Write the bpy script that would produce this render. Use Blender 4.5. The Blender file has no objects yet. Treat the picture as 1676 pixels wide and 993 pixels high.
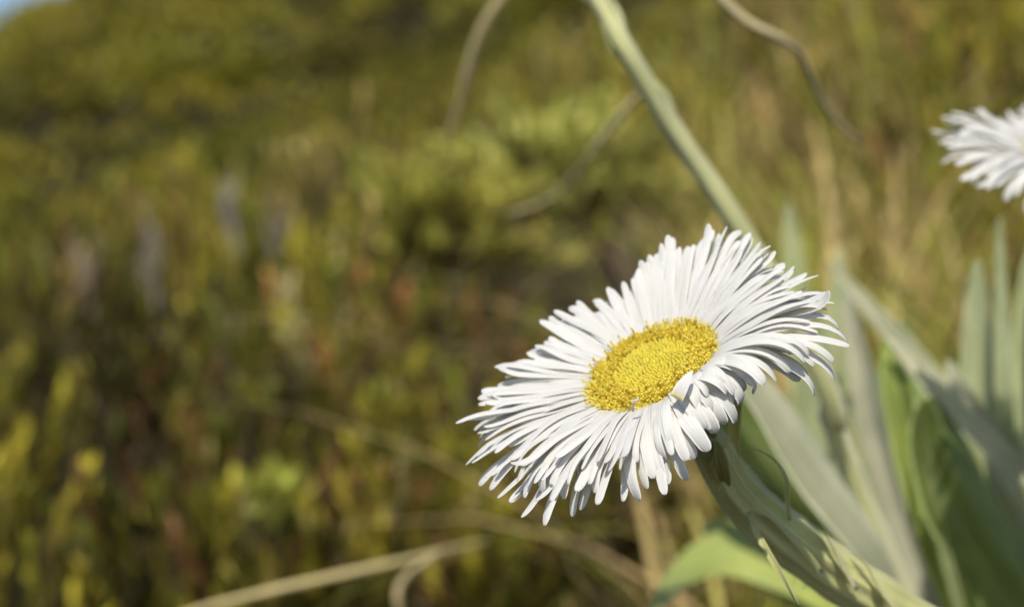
import bpy, math, random
import numpy as np
from mathutils import Vector, Matrix, noise

# ------------------------------------------------------------------ camera, light, exposure
scene = bpy.context.scene
CAM_Z = 0.35
LENS, SENSOR = 60.0, 36.0
K = SENSOR / LENS
cam_data = bpy.data.cameras.new('camera')
cam_data.lens = LENS
cam_data.sensor_width = SENSOR
cam_data.clip_start = 0.01
cam_data.clip_end = 2000
cam_data.dof.use_dof = True
cam_data.dof.focus_distance = 0.267
cam_data.dof.aperture_fstop = 13
cam_data.dof.aperture_blades = 0
cam = bpy.data.objects.new('camera', cam_data)
scene.collection.objects.link(cam)
cam.location = (0, 0, CAM_Z)
cam.rotation_euler = (math.radians(90), 0, 0)
scene.camera = cam

SUN_EL, SUN_AZ = math.radians(50), math.radians(189)      # azimuth: clockwise from +Y (north)
sun_dir = Vector((math.sin(SUN_AZ) * math.cos(SUN_EL), math.cos(SUN_AZ) * math.cos(SUN_EL), math.sin(SUN_EL)))
world = bpy.data.worlds.new('World')
scene.world = world
world.use_nodes = True
wn = world.node_tree.nodes
sky = wn.new('ShaderNodeTexSky')
sky.sky_type = 'NISHITA'
sky.sun_disc = False
sky.sun_elevation = SUN_EL
sky.sun_rotation = SUN_AZ
sky.altitude = 900
bg = wn['Background']
bg.inputs['Strength'].default_value = 0.105
world.node_tree.links.new(sky.outputs[0], bg.inputs['Color'])
sl = bpy.data.lights.new('sun', 'SUN')
sl.energy = 3.7
sl.angle = math.radians(0.5)
sl.color = (1.0, 0.95, 0.86)
sun = bpy.data.objects.new('sun', sl)
scene.collection.objects.link(sun)
sun.location = sun_dir * 5
sun.rotation_euler = sun_dir.to_track_quat('Z', 'Y').to_euler()

scene.view_settings.view_transform = 'Standard'
scene.view_settings.look = 'None'
scene.view_settings.exposure = 0.24
scene.view_settings.gamma = 1
scene.view_settings.use_curve_mapping = False

rng = random.Random(11)
nrng = np.random.default_rng(5)


def P(px, py, d):
    """point whose picture position is (px, py) at distance d in front of the lens"""
    return Vector(((px - 838) / 1676 * K * d, d, CAM_Z - (py - 496.5) / 1676 * K * d))


# ------------------------------------------------------------------ materials
def nt(name):
    m = bpy.data.materials.new(name)
    m.use_nodes = True
    t = m.node_tree
    for n in list(t.nodes):
        t.nodes.remove(n)
    return m, t, t.nodes, t.links


def ramp(nodes, stops):
    r = nodes.new('ShaderNodeValToRGB')
    e = r.color_ramp.elements
    while len(e) < len(stops):
        e.new(0.5)
    for i, (p, c) in enumerate(stops):
        e[i].position = p
        e[i].color = (c[0], c[1], c[2], 1)
    return r


def finish(m, t, col, rough=0.6, transl=0.0, bump=None, bump_s=0.2, bump_d=0.0003, spec=0.4, sheen=0.0, tcol=None):
    n, l = t.nodes, t.links
    p = n.new('ShaderNodeBsdfPrincipled')
    l.new(col, p.inputs['Base Color'])
    p.inputs['Roughness'].default_value = rough
    p.inputs['Specular IOR Level'].default_value = spec
    if sheen:
        p.inputs['Sheen Weight'].default_value = sheen
        p.inputs['Sheen Roughness'].default_value = 0.4
    if bump is not None:
        b = n.new('ShaderNodeBump')
        b.inputs['Strength'].default_value = bump_s
        b.inputs['Distance'].default_value = bump_d
        l.new(bump, b.inputs['Height'])
        l.new(b.outputs[0], p.inputs['Normal'])
    out = n.new('ShaderNodeOutputMaterial')
    if transl > 0:
        tr = n.new('ShaderNodeBsdfTranslucent')
        l.new(tcol if tcol is not None else col, tr.inputs['Color'])
        mx = n.new('ShaderNodeMixShader')
        mx.inputs[0].default_value = transl
        l.new(p.outputs[0], mx.inputs[1])
        l.new(tr.outputs[0], mx.inputs[2])
        l.new(mx.outputs[0], out.inputs['Surface'])
    else:
        l.new(p.outputs[0], out.inputs['Surface'])
    return m


def attr(n, name):
    a = n.new('ShaderNodeAttribute')
    a.attribute_name = name
    return a


def mixc(n, l, fac, a, b, mode='MIX'):
    m = n.new('ShaderNodeMix')
    m.data_type = 'RGBA'
    m.blend_type = mode
    if isinstance(fac, (int, float)):
        m.inputs[0].default_value = fac
    else:
        l.new(fac, m.inputs[0])
    for s, v in ((6, a), (7, b)):
        if isinstance(v, tuple):
            m.inputs[s].default_value = (v[0], v[1], v[2], 1)
        else:
            l.new(v, m.inputs[s])
    return m.outputs[2]


def stripes(n, l, count, detail=2.0, seed_attr='tint'):
    """length-wise fibres: noise stretched along the blade, in the blade's own across/along coordinates"""
    a = attr(n, 'strip')
    mp = n.new('ShaderNodeVectorMath')
    mp.operation = 'MULTIPLY'
    l.new(a.outputs['Vector'], mp.inputs[0])
    mp.inputs[1].default_value = (count, 1.2, 7.0)
    no = n.new('ShaderNodeTexNoise')
    no.inputs['Scale'].default_value = 1.0
    no.inputs['Detail'].default_value = detail
    l.new(mp.outputs[0], no.inputs['Vector'])
    return no.outputs['Fac'], a


# 'strip' = (across, along 0..1, seed)
def petal_material():
    m, t, n, l = nt('petal_white')
    f, a = stripes(n, l, 7.0, 3.0)
    sep = n.new('ShaderNodeSeparateXYZ')
    l.new(a.outputs['Vector'], sep.inputs[0])
    r = ramp(n, [(0.0, (0.80, 0.66, 0.16)), (0.05, (0.84, 0.80, 0.55)), (0.14, (0.92, 0.90, 0.86)), (1.0, (0.93, 0.915, 0.88))])
    l.new(sep.outputs['Y'], r.inputs[0])
    r2 = ramp(n, [(0.3, (0.90, 0.89, 0.86)), (0.62, (1, 1, 1))])
    l.new(f, r2.inputs[0])
    c = mixc(n, l, 1.0, r.outputs[0], r2.outputs[0], 'MULTIPLY')
    return finish(m, t, c, rough=0.55, transl=0.42, bump=f, bump_s=0.6, bump_d=0.00025, spec=0.3)


def floret_material():
    m, t, n, l = nt('floret_yellow')
    a = attr(n, 'tint')
    no = n.new('ShaderNodeTexNoise')
    no.inputs['Scale'].default_value = 900
    r = ramp(n, [(0.35, (0.86, 0.86, 0.8)), (0.7, (1, 1, 1))])
    tc = n.new('ShaderNodeTexCoord')
    l.new(tc.outputs['Object'], no.inputs['Vector'])
    l.new(no.outputs['Fac'], r.inputs[0])
    c = mixc(n, l, 1.0, a.outputs['Color'], r.outputs[0], 'MULTIPLY')
    return finish(m, t, c, rough=0.7, transl=0.42, spec=0.1)


def leaf_material(name, base, edge, dark, rough=0.45, transl=0.25, sheen=0.2, count=9.0, bs=0.5):
    m, t, n, l = nt(name)
    f, a = stripes(n, l, count, 3.0)
    r = ramp(n, [(0.3, dark), (0.5, base), (0.72, edge)])
    l.new(f, r.inputs[0])
    no = n.new('ShaderNodeTexNoise')
    no.inputs['Scale'].default_value = 60
    no.inputs['Detail'].default_value = 5
    tc = n.new('ShaderNodeTexCoord')
    l.new(tc.outputs['Object'], no.inputs['Vector'])
    r2 = ramp(n, [(0.3, (0.78, 0.80, 0.72)), (0.7, (1.12, 1.1, 1.05))])
    l.new(no.outputs['Fac'], r2.inputs[0])
    c = mixc(n, l, 1.0, r.outputs[0], r2.outputs[0], 'MULTIPLY')
    c = mixc(n, l, 1.0, c, attr(n, 'tint').outputs['Color'], 'MULTIPLY')
    return finish(m, t, c, rough=rough, transl=transl, bump=f, bump_s=bs, bump_d=0.0008, sheen=sheen)


def tinted_material(name, rough=0.6, transl=0.25, spec=0.35, scale=40):
    m, t, n, l = nt(name)
    a = attr(n, 'tint')
    no = n.new('ShaderNodeTexNoise')
    no.inputs['Scale'].default_value = scale
    no.inputs['Detail'].default_value = 3
    tc = n.new('ShaderNodeTexCoord')
    l.new(tc.outputs['Object'], no.inputs['Vector'])
    r = ramp(n, [(0.3, (0.75, 0.75, 0.75)), (0.7, (1.15, 1.12, 1.05))])
    l.new(no.outputs['Fac'], r.inputs[0])
    c = mixc(n, l, 1.0, a.outputs['Color'], r.outputs[0], 'MULTIPLY')
    return finish(m, t, c, rough=rough, transl=transl, spec=spec)


def soil_material():
    m, t, n, l = nt('hill_soil')
    tc = n.new('ShaderNodeTexCoord')
    no = n.new('ShaderNodeTexNoise')
    no.inputs['Scale'].default_value = 9
    no.inputs['Detail'].default_value = 8
    l.new(tc.outputs['Object'], no.inputs['Vector'])
    n2 = n.new('ShaderNodeTexNoise')
    n2.inputs['Scale'].default_value = 0.7
    n2.inputs['Detail'].default_value = 6
    l.new(tc.outputs['Object'], n2.inputs['Vector'])
    r = ramp(n, [(0.3, (0.010, 0.008, 0.005)), (0.55, (0.02, 0.016, 0.008)), (0.75, (0.045, 0.034, 0.016))])
    l.new(no.outputs['Fac'], r.inputs[0])
    r2 = ramp(n, [(0.35, (0.10, 0.085, 0.02)), (0.65, (0.17, 0.13, 0.04))])
    l.new(n2.outputs['Fac'], r2.inputs[0])
    c = mixc(n, l, 0.02, r.outputs[0], r2.outputs[0])
    return finish(m, t, c, rough=0.95, bump=no.outputs['Fac'], bump_s=0.6, bump_d=0.02, spec=0.2)


M_PETAL = petal_material()
M_FLORET = floret_material()
M_LEAF_TOP = leaf_material('leaf_upper_silver_green', (0.46, 0.49, 0.26), (0.60, 0.61, 0.40), (0.36, 0.41, 0.16))
M_LEAF_GREEN = leaf_material('leaf_upper_green', (0.28, 0.36, 0.11), (0.42, 0.48, 0.22), (0.18, 0.26, 0.055), transl=0.3, sheen=0.05)
M_LEAF_UNDER = leaf_material('leaf_underside_wool', (0.70, 0.67, 0.48), (0.76, 0.74, 0.58), (0.60, 0.58, 0.38), rough=0.8, transl=0.2, sheen=0.3, count=6)
M_STEM = leaf_material('stem_woolly_green', (0.56, 0.54, 0.22), (0.66, 0.64, 0.34), (0.44, 0.43, 0.15), rough=0.7, transl=0.12, sheen=0.5, count=10)
M_BRACT = leaf_material('bract_olive', (0.30, 0.29, 0.10), (0.45, 0.42, 0.2), (0.18, 0.14, 0.05), rough=0.6, transl=0.25, sheen=0.2, count=4)
M_STRAW = leaf_material('dry_straw', (0.60, 0.50, 0.28), (0.70, 0.61, 0.38), (0.42, 0.33, 0.16), rough=0.6, transl=0.15, sheen=0.1, count=4)
M_TWIG = tinted_material('dead_twig_bark', rough=0.85, transl=0.0)
M_HEATH = tinted_material('heath_foliage', rough=0.55, transl=0.35, scale=25)
M_SCRUB = tinted_material('hill_scrub_foliage', rough=0.6, transl=0.3, scale=2.5)
M_SOIL = soil_material()
M_WOOL = tinted_material('white_wool_hair', rough=0.8, transl=0.4)


# ------------------------------------------------------------------ mesh helpers
class MB:
    def __init__(self):
        self.v, self.f, self.mi, self.strip, self.tint = [], [], [], [], []

    def add(self, verts, faces, strip=None, tint=(1, 1, 1), mi=0):
        o = len(self.v)
        self.v += [tuple(p) for p in verts]
        self.f += [tuple(i + o for i in fc) for fc in faces]
        self.mi += (mi if isinstance(mi, list) else [mi] * len(faces))
        self.strip += strip if strip else [(0, 0, 0)] * len(verts)
        self.tint += tint if isinstance(tint, list) else [tint] * len(verts)

    def build(self, name, mats, parent=None, smooth=True):
        base = parent_loc(parent)
        me = bpy.data.meshes.new(name)
        me.from_pydata([(x - base[0], y - base[1], z - base[2]) for x, y, z in self.v], [], self.f)
        mats = mats if isinstance(mats, (list, tuple)) else [mats]
        for m in mats:
            me.materials.append(m)
        me.polygons.foreach_set('material_index', self.mi)
        me.polygons.foreach_set('use_smooth', [smooth] * len(self.f))
        a = me.attributes.new('strip', 'FLOAT_VECTOR', 'POINT')
        a.data.foreach_set('vector', np.array(self.strip, dtype=np.float32).ravel())
        c = me.attributes.new('tint', 'FLOAT_COLOR', 'POINT')
        tt = np.ones((len(self.v), 4), dtype=np.float32)
        tt[:, :3] = np.array(self.tint, dtype=np.float32)
        c.data.foreach_set('color', tt.ravel())
        me.update()
        ob = bpy.data.objects.new(name, me)
        scene.collection.objects.link(ob)
        if parent is not None:
            ob.parent = parent
        return ob


def parent_loc(parent):
    p = Vector((0, 0, 0))
    while parent is not None:
        p += parent.location
        parent = parent.parent
    return p


def thing(name, loc, label, cat, group=None):
    o = bpy.data.objects.new(name, None)
    o.empty_display_size = 0.02
    o.location = loc
    scene.collection.objects.link(o)
    return tag(o, label, cat, group)


def tag(o, label=None, cat=None, group=None, kind=None):
    if label: o['label'] = label
    if cat: o['category'] = cat
    if group: o['group'] = group
    if kind: o['kind'] = kind
    return o


def catmull(pts, n):
    """smooth curve through pts (Vectors), n samples"""
    pts = [Vector(p) for p in pts]
    e = [pts[0] * 2 - pts[1]] + pts + [pts[-1] * 2 - pts[-2]]
    out = []
    m = len(pts) - 1
    for i in range(n):
        t = i / (n - 1) * m
        k = min(int(t), m - 1)
        t -= k
        p0, p1, p2, p3 = e[k:k + 4]
        out.append(0.5 * ((2 * p1) + (p2 - p0) * t + (2 * p0 - 5 * p1 + 4 * p2 - p3) * t * t + (3 * p1 - p0 - 3 * p2 + p3) * t ** 3))
    return out


def interp(tab, x):
    if x <= tab[0][0]: return tab[0][1]
    for (a, b), (c, d) in zip(tab, tab[1:]):
        if x <= c:
            k = (x - a) / (c - a) if c > a else 0
            return b + (d - b) * k
    return tab[-1][1]


def blade(mb, line, width, facing, fold=0.0, thick=0.0005, nx=8, tint=(1, 1, 1), mi_top=0, mi_under=0, roll=None, wave=0.0, seed=None):
    """closed thin blade along line; width(t) full width; V-fold angle in radians; facing = where the upper face looks"""
    seed = rng.random() * 10 if seed is None else seed
    n = len(line)
    verts, strip = [], []
    for i, p in enumerate(line):
        t = i / (n - 1)
        T = (line[min(i + 1, n - 1)] - line[max(i - 1, 0)]).normalized()
        F = Vector(facing(t)) if callable(facing) else Vector(facing)
        S = T.cross(F)
        S.normalize()
        if roll:
            S = Matrix.Rotation(roll(t), 3, T) @ S
        N = S.cross(T).normalized()
        if N.dot(F) < 0 and not roll:
            N = -N
        w = width(t)
        fo = fold(t) if callable(fold) else fold
        th = min(thick, w * 0.35)
        for side in (1, -1):
            for j in range(nx + 1):
                s = -1 + 2 * j / nx
                bend = (abs(s) ** 1.15)
                off = S * (s * w / 2 * math.cos(fo)) + N * (bend * w / 2 * math.sin(fo))
                if wave:
                    off += N * wave * w * math.sin(t * 17 + seed * 3 + s) * abs(s)
                tk = th * (1 - abs(s) ** 3) * 0.5 * side
                verts.append(p + off + N * tk)
                strip.append((s, t * n / 24 * 1.0, seed))
    row = 2 * (nx + 1)
    faces, mi = [], []
    for i in range(n - 1):
        a, b = i * row, (i + 1) * row
        for j in range(nx):
            faces.append((a + j, a + j + 1, b + j + 1, b + j)); mi.append(mi_top)
            c, d = a + nx + 1, b + nx + 1
            faces.append((c + j + 1, c + j, d + j, d + j + 1)); mi.append(mi_under)
        faces.append((a, b, b + nx + 1, a + nx + 1)); mi.append(mi_under)
        faces.append((a + nx, a + row - 1, b + row - 1, b + nx)); mi.append(mi_under)
    for a in (0, (n - 1) * row):
        for j in range(nx):
            q = (a + j, a + nx + 1 + j, a + nx + 2 + j, a + j + 1)
            faces.append(q if a == 0 else q[::-1]); mi.append(mi_under)
    mb.add(verts, faces, strip, tint, mi)


def tube(mb, line, radius, nseg=10, ridges=0, ridge_amp=0.0, tint=(1, 1, 1), seed=0.0, mi=0, lumps=0.0):
    n = len(line)
    verts, strip = [], []
    ref = Vector((0.3, -1, 0.2)).normalized()
    for i, p in enumerate(line):
        t = i / (n - 1)
        T = (line[min(i + 1, n - 1)] - line[max(i - 1, 0)]).normalized()
        S = T.cross(ref).normalized()
        N = S.cross(T)
        r0 = radius(t) if callable(radius) else radius
        for j in range(nseg):
            a = 2 * math.pi * j / nseg
            r = r0
            if ridges: r *= 1 + ridge_amp * math.sin(a * ridges + 1.5 * math.sin(t * 5 + seed))
            if lumps: r *= 1 + lumps * noise.noise(Vector((math.cos(a) * 1.3, math.sin(a) * 1.3, t * 14 + seed * 9)))
            verts.append(p + (S * math.cos(a) + N * math.sin(a)) * r)
            strip.append((math.sin(a) * 1.5 + 0.8 * math.cos(a), t * 1.5, seed))
    faces = []
    for i in range(n - 1):
        for j in range(nseg):
            k = (j + 1) % nseg
            faces.append((i * nseg + j, i * nseg + k, (i + 1) * nseg + k, (i + 1) * nseg + j))
    faces.append(tuple(range(nseg))[::-1])
    faces.append(tuple((n - 1) * nseg + j for j in range(nseg)))
    mb.add(verts, faces, strip, tint, mi)


# ------------------------------------------------------------------ terrain
def sstep(a, b, x):
    t = np.clip((x - a) / (b - a), 0, 1)
    return t * t * (3 - 2 * t)


CREST = 26.0


def ground_z(x, y):
    x = np.asarray(x, dtype=float); y = np.asarray(y, dtype=float)
    a = np.interp(y, [0.6, 3.2, 4.2, 9.0, 26.0, 60.0], [0.0, 0.56, 0.58, 0.35, 6.42, 18.0])
    s = sstep(1.5, 5.0, y)
    k = 0.40 * sstep(0.7, 2.0, y) - 0.12 * sstep(4, 9, y)
    z = a + k * x
    z = z + 0.50 * np.clip(x + 7.2, -1.6, 1.4) * sstep(13, 20, y)          # a steeper shoulder on the left of the crest
    bump = 0.03 * np.sin(x * 5.1 + y * 2.3) * np.cos(y * 4.3 - x * 1.7) + 0.16 * s * np.sin(x * 1.1 + 2) * np.sin(y * .8 + x * .35)
    z = z + bump * sstep(0.6, 1.6, y)
    over = np.maximum(y - CREST, 0)
    z = z - 0.55 * over * sstep(0, 12, over)
    return z


def build_terrain():
    ys = np.concatenate([np.linspace(-6, 0.4, 10), np.geomspace(0.5, 60, 150), np.geomspace(70, 1500, 14)])
    us = np.linspace(-1, 1, 121)
    V = []
    for y in ys:
        w = 4 + abs(y) * 1.1
        x = us * w
        z = ground_z(np.clip(x, -25, 25), np.full_like(x, min(y, 60.0)))
        z = np.maximum(z, -30)
        V.append(np.stack([x, np.full_like(x, y), z], 1))
    V = np.concatenate(V)
    nx = len(us)
    F = []
    for i in range(len(ys) - 1):
        for j in range(nx - 1):
            F.append((i * nx + j, i * nx + j + 1, (i + 1) * nx + j + 1, (i + 1) * nx + j))
    mb = MB()
    mb.v = [tuple(p) for p in V]; mb.f = F; mb.mi = [0] * len(F)
    mb.strip = [(0, 0, 0)] * len(V); mb.tint = [(1, 1, 1)] * len(V)
    o = mb.build('hillside_ground', M_SOIL)
    tag(o, kind='structure')


build_terrain()


# ------------------------------------------------------------------ vegetation in bulk (numpy)
def bulk(name, V, F4, C, mat, label, cat=None, kind='stuff', parent=None, smooth=False):
    me = bpy.data.meshes.new(name)
    nv, nf = len(V), len(F4)
    me.vertices.add(nv)
    me.vertices.foreach_set('co', V.astype(np.float32).ravel())
    me.loops.add(nf * 4)
    me.loops.foreach_set('vertex_index', F4.astype(np.int32).ravel())
    me.polygons.add(nf)
    me.polygons.foreach_set('loop_start', np.arange(nf, dtype=np.int32) * 4)
    me.polygons.foreach_set('loop_total', np.full(nf, 4, dtype=np.int32))
    me.materials.append(mat)
    c = me.attributes.new('tint', 'FLOAT_COLOR', 'POINT')
    cc = np.ones((nv, 4), np.float32); cc[:, :3] = C
    c.data.foreach_set('color', cc.ravel())
    me.update(calc_edges=True)
    me.validate()
    ob = bpy.data.objects.new(name, me)
    scene.collection.objects.link(ob)
    if parent is not None:
        ob.parent = parent
    tag(ob, label, cat, None, kind)
    return ob


def leaf_quads(base, direction, side, length, width):
    """folded diamond leaves: 4 vertices each"""
    d = direction * length[:, None]
    s = side * width[:, None] * 0.5
    V = np.stack([base, base + d * 0.45 + s, base + d, base + d * 0.45 - s], 1)
    return V.reshape(-1, 3)


def unit(v):
    return v / np.maximum(np.linalg.norm(v, axis=-1, keepdims=True), 1e-9)


def shoots(pos, axis, length, col, needles=26, nlen=0.011, nwid=0.0022, spread=0.5, stem=True):
    """leafy shoots: pos (n,3), axis (n,3) unit, length (n,), col (n,3) -> V, F, C"""
    n = len(pos)
    ref = unit(np.cross(axis, np.array([0.31, 0.77, 0.2])))
    ref2 = np.cross(axis, ref)
    t = (np.arange(needles)[None, :] + nrng.random((n, needles))) / needles
    t = 0.12 + 0.88 * t
    a = nrng.random((n, needles)) * 6.283
    rad = ref[:, None] * np.cos(a)[..., None] + ref2[:, None] * np.sin(a)[..., None]
    b = pos[:, None] + axis[:, None] * (t * length[:, None])[..., None]
    sp = spread * (1.15 - 0.6 * t) * (0.7 + 0.6 * nrng.random((n, needles)))
    d = unit(axis[:, None] + rad * sp[..., None])
    s = unit(np.cross(d, rad) + 0.5 * nrng.normal(size=d.shape) * 0.5)
    ln = nlen * (0.7 + 0.6 * nrng.random((n, needles)))
    wd = nwid * (0.8 + 0.5 * nrng.random((n, needles)))
    V = leaf_quads(b.reshape(-1, 3), d.reshape(-1, 3), s.reshape(-1, 3), ln.ravel(), wd.ravel())
    # sunlit tips and shaded bases are painted into the leaf colour along each shoot
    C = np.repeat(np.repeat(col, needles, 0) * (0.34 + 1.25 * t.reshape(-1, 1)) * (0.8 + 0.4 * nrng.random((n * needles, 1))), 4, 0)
    if stem:
        w = 0.0011
        S = []
        for r_ in (ref, ref2):
            q = np.stack([pos - r_ * w, pos + r_ * w, pos + axis * length[:, None] + r_ * w * .4, pos + axis * length[:, None] - r_ * w * .4], 1)
            S.append(q.reshape(-1, 3))
        V = np.concatenate([V] + S)
        C = np.concatenate([C] + [np.tile(np.array([[0.16, 0.10, 0.05]]), (n * 8, 1))])
    F = np.arange(len(V)).reshape(-1, 4)
    return V, F, C


PAL = np.array([
    (0.38, 0.32, 0.035), (0.46, 0.38, 0.055), (0.29, 0.27, 0.025), (0.45, 0.39, 0.045),
    (0.54, 0.42, 0.150), (0.42, 0.21, 0.080), (0.19, 0.21, 0.025), (0.56, 0.48, 0.22)])


def vnoise(x, y, s, o=0.0):
    return np.array([noise.noise(Vector((a * s + o, b * s - o, o))) for a, b in zip(x, y)])


def make_heath():
    pos, axis, length, col = [], [], [], []
    Vs, Cs = [], []
    cnt = 0
    r = nrng
    n_sh = 430
    y = 0.93 + (r.random(n_sh) ** 1.15) * 2.8
    xw = 0.36 * y + 0.25
    x = (r.random(n_sh) * 2 - 1) * xw
    u = x / y
    keep = ~((np.abs(u - 0.015) < 0.047 + 0.01 * np.sin(y * 9)) & (y < 3.1) & (y > 1.0))      # open gap in the heath behind the flower
    keep &= ~((u > 0.08) & (y < 1.45))
    hole = vnoise(x * 1.0, y * 0.45, 5.2, 6.1)                    # bare dark hollows between the plants
    keep &= hole > np.where(y < 1.6, -0.06, -0.2)
    x, y = x[keep], y[keep]
    gz = ground_z(x, y)
    patch = vnoise(x, y, 2.2, 3.3)
    deep = np.clip(0.82 + 1.9 * vnoise(x, y * 1.4, 6.0, 8.1), 0.22, 1.4)      # plant tone varies; its dark end paints shade pockets into the foliage
    deep *= 1 - 0.62 * np.exp(-((x / y + 0.115) / 0.07) ** 2 - ((y - 0.9) / 0.55) ** 2)                  # painted shade: foliage colour darkened over one low patch of crevices
    hgt = np.interp(y, [0.84, 1.0, 1.4, 2.0, 3.0, 5.2], [0.21, 0.24, 0.30, 0.33, 0.30, 0.3]) * (0.78 + 0.34 * r.random(len(x)) + 0.25 * patch)
    for i in range(len(x)):
        ns = 24
        base = np.array([x[i], y[i], gz[i] - 0.01])
        th = r.random(ns) * 6.283
        rr = np.sqrt(r.random(ns)) * (0.075 + 0.024 * min(y[i], 4))
        off = np.stack([np.cos(th) * rr, np.sin(th) * rr, np.zeros(ns)], 1)
        top = base + off + np.array([0, 0, 1.0]) * (hgt[i] * (1 - (rr / 0.17) ** 2 * 0.45) * (0.62 + 0.42 * r.random(ns) ** 1.5))[:, None]
        ax = unit(np.stack([off[:, 0] * 3.0 + r.normal(size=ns) * 0.20, off[:, 1] * 3.0 + r.normal(size=ns) * 0.20, np.ones(ns)], 1))
        L = (0.035 + 0.06 * r.random(ns)) * (1 + 0.12 * y[i])
        pos.append(top - ax * L[:, None]); axis.append(ax); length.append(L)
        # each shrub leans towards one foliage colour
        k = patch[i]
        w = np.array([3, 1.5, 3.2, 2.4, 1.0 + 3 * max(k, 0), 0.9, 1.8, 0.5])
        main = r.choice(len(PAL), p=w / w.sum())
        ids = np.where(r.random(ns) < 0.6, main, r.choice(len(PAL), ns, p=w / w.sum()))
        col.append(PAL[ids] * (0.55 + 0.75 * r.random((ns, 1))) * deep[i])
        # woody branches to each shoot
        for q in range(0, ns, 3):
            a = base; b = pos[-1][q]
            s = np.array([0.0014, 0, 0])
            Vs.append(np.array([a - s, a + s, b + s * .6, b - s * .6])); 
            s = np.array([0, 0.0014, 0])
            Vs.append(np.array([a - s, a + s, b + s * .6, b - s * .6]))
            Cs.append(np.tile([[0.13, 0.09, 0.055]], (8, 1)))
    pos, axis, length, col = map(np.concatenate, (pos, axis, length, col))
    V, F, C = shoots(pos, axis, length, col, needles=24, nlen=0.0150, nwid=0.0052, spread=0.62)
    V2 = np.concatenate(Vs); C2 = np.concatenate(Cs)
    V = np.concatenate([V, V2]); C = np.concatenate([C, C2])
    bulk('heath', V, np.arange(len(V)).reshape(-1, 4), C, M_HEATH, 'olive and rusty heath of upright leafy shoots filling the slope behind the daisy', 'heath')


make_heath()


def make_far_scrub():
    r = nrng
    n_b = 800
    y = 8.5 + (r.random(n_b) ** 1.1) * 20
    x = (r.random(n_b) * 2 - 1) * (0.36 * y + 0.6)
    gz = ground_z(x, y)
    rad = (0.25 + 0.50 * r.random(n_b) ** 2) * (0.85 + y / 60) * np.where(y > 19, 0.6, 1.0)
    big = vnoise(x, y, 0.9, 2.2)
    V, C = [], []
    for i in range(n_b):
        nl = 170
        d = unit(r.normal(size=(nl, 3)))
        d[:, 2] = np.abs(d[:, 2])
        rr = rad[i] * (0.8 + 0.25 * r.random(nl))
        base = np.array([x[i], y[i], gz[i]]) + d * rr[:, None] * np.array([1, 1, 0.75])
        dr = unit(d + r.normal(size=(nl, 3)) * 0.55 + np.array([0, 0, 0.4]))
        sd = unit(np.cross(dr, r.normal(size=(nl, 3))))
        sz = 0.06 * (0.6 + y[i] / 18)
        V.append(leaf_quads(base, dr, sd, sz * (0.8 + 0.8 * r.random(nl)), sz * 0.75 * (0.7 + 0.6 * r.random(nl))))
        main = PAL[r.choice([0, 0, 1, 2, 2, 2, 3, 6, 6])]
        c = main * (0.52 + 0.45 * r.random()) * (1 + 0.9 * big[i])
        C.append(np.repeat(c[None] * (0.8 + 0.4 * r.random((nl, 1))), 4, 0))
    V = np.concatenate(V); C = np.concatenate(C)
    bulk('hillside_scrub', V, np.arange(len(V)).reshape(-1, 4), C, M_SCRUB, 'low olive scrub covering the far hillside under the blue sky', 'scrub')


make_far_scrub()


def leafy_bush(name, center, size, n, pal, leaf, label, cat='bush', stretch=0.75, group=None, shade_seed=1):
    """a rounded bush: woody base, limbs, and leafy shoots round an uneven crown"""
    cx, cy, cz = center
    gz = float(ground_z(cx, cy))
    root = thing(name, (cx, cy, gz), label, cat, group)
    r = nrng
    d = unit(r.normal(size=(n, 3)))
    d[:, 2] = np.where(d[:, 2] < -0.3, -d[:, 2], d[:, 2])
    lump = np.array([noise.noise(Vector(tuple(v * 2.2)) + Vector((shade_seed, 0, 0))) for v in d])
    rr = size * (0.72 + 0.95 * lump + 0.16 * r.random(n))
    tip = np.array([cx, cy, cz]) + d * rr[:, None] * np.array([1, 1, stretch])
    ax = unit(d + np.array([0, 0, 0.7]) + r.normal(size=(n, 3)) * 0.2)
    L = np.full(n, leaf * 4.2) * (0.8 + 0.4 * r.random(n))
    col = np.array(pal)[r.integers(0, len(pal), n)] * (0.85 + 0.3 * r.random((n, 1)))
    V, F, C = shoots(tip - ax * L[:, None], ax, L, col, needles=20, nlen=leaf, nwid=leaf * 0.42, spread=0.8)
    V = V - np.array([cx, cy, gz])
    bulk('foliage', V, F, C, M_HEATH, None, None, None, parent=root)
    mb = MB()
    for k in range(9):
        a = k * 0.7 + rng.random()
        e = Vector((cx + math.cos(a) * size * 0.7, cy + math.sin(a) * size * 0.7, cz + size * 0.25 * rng.random()))
        b = Vector((cx, cy, gz))
        m = (b + e) / 2 + Vector((0, 0, size * 0.1))
        tube(mb, catmull([b, m, e], 6), lambda t: size * 0.018 * (1.1 - 0.8 * t), 5, tint=(0.14, 0.09, 0.06))
    mb.build('branch', M_TWIG, root)
    return root


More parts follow.
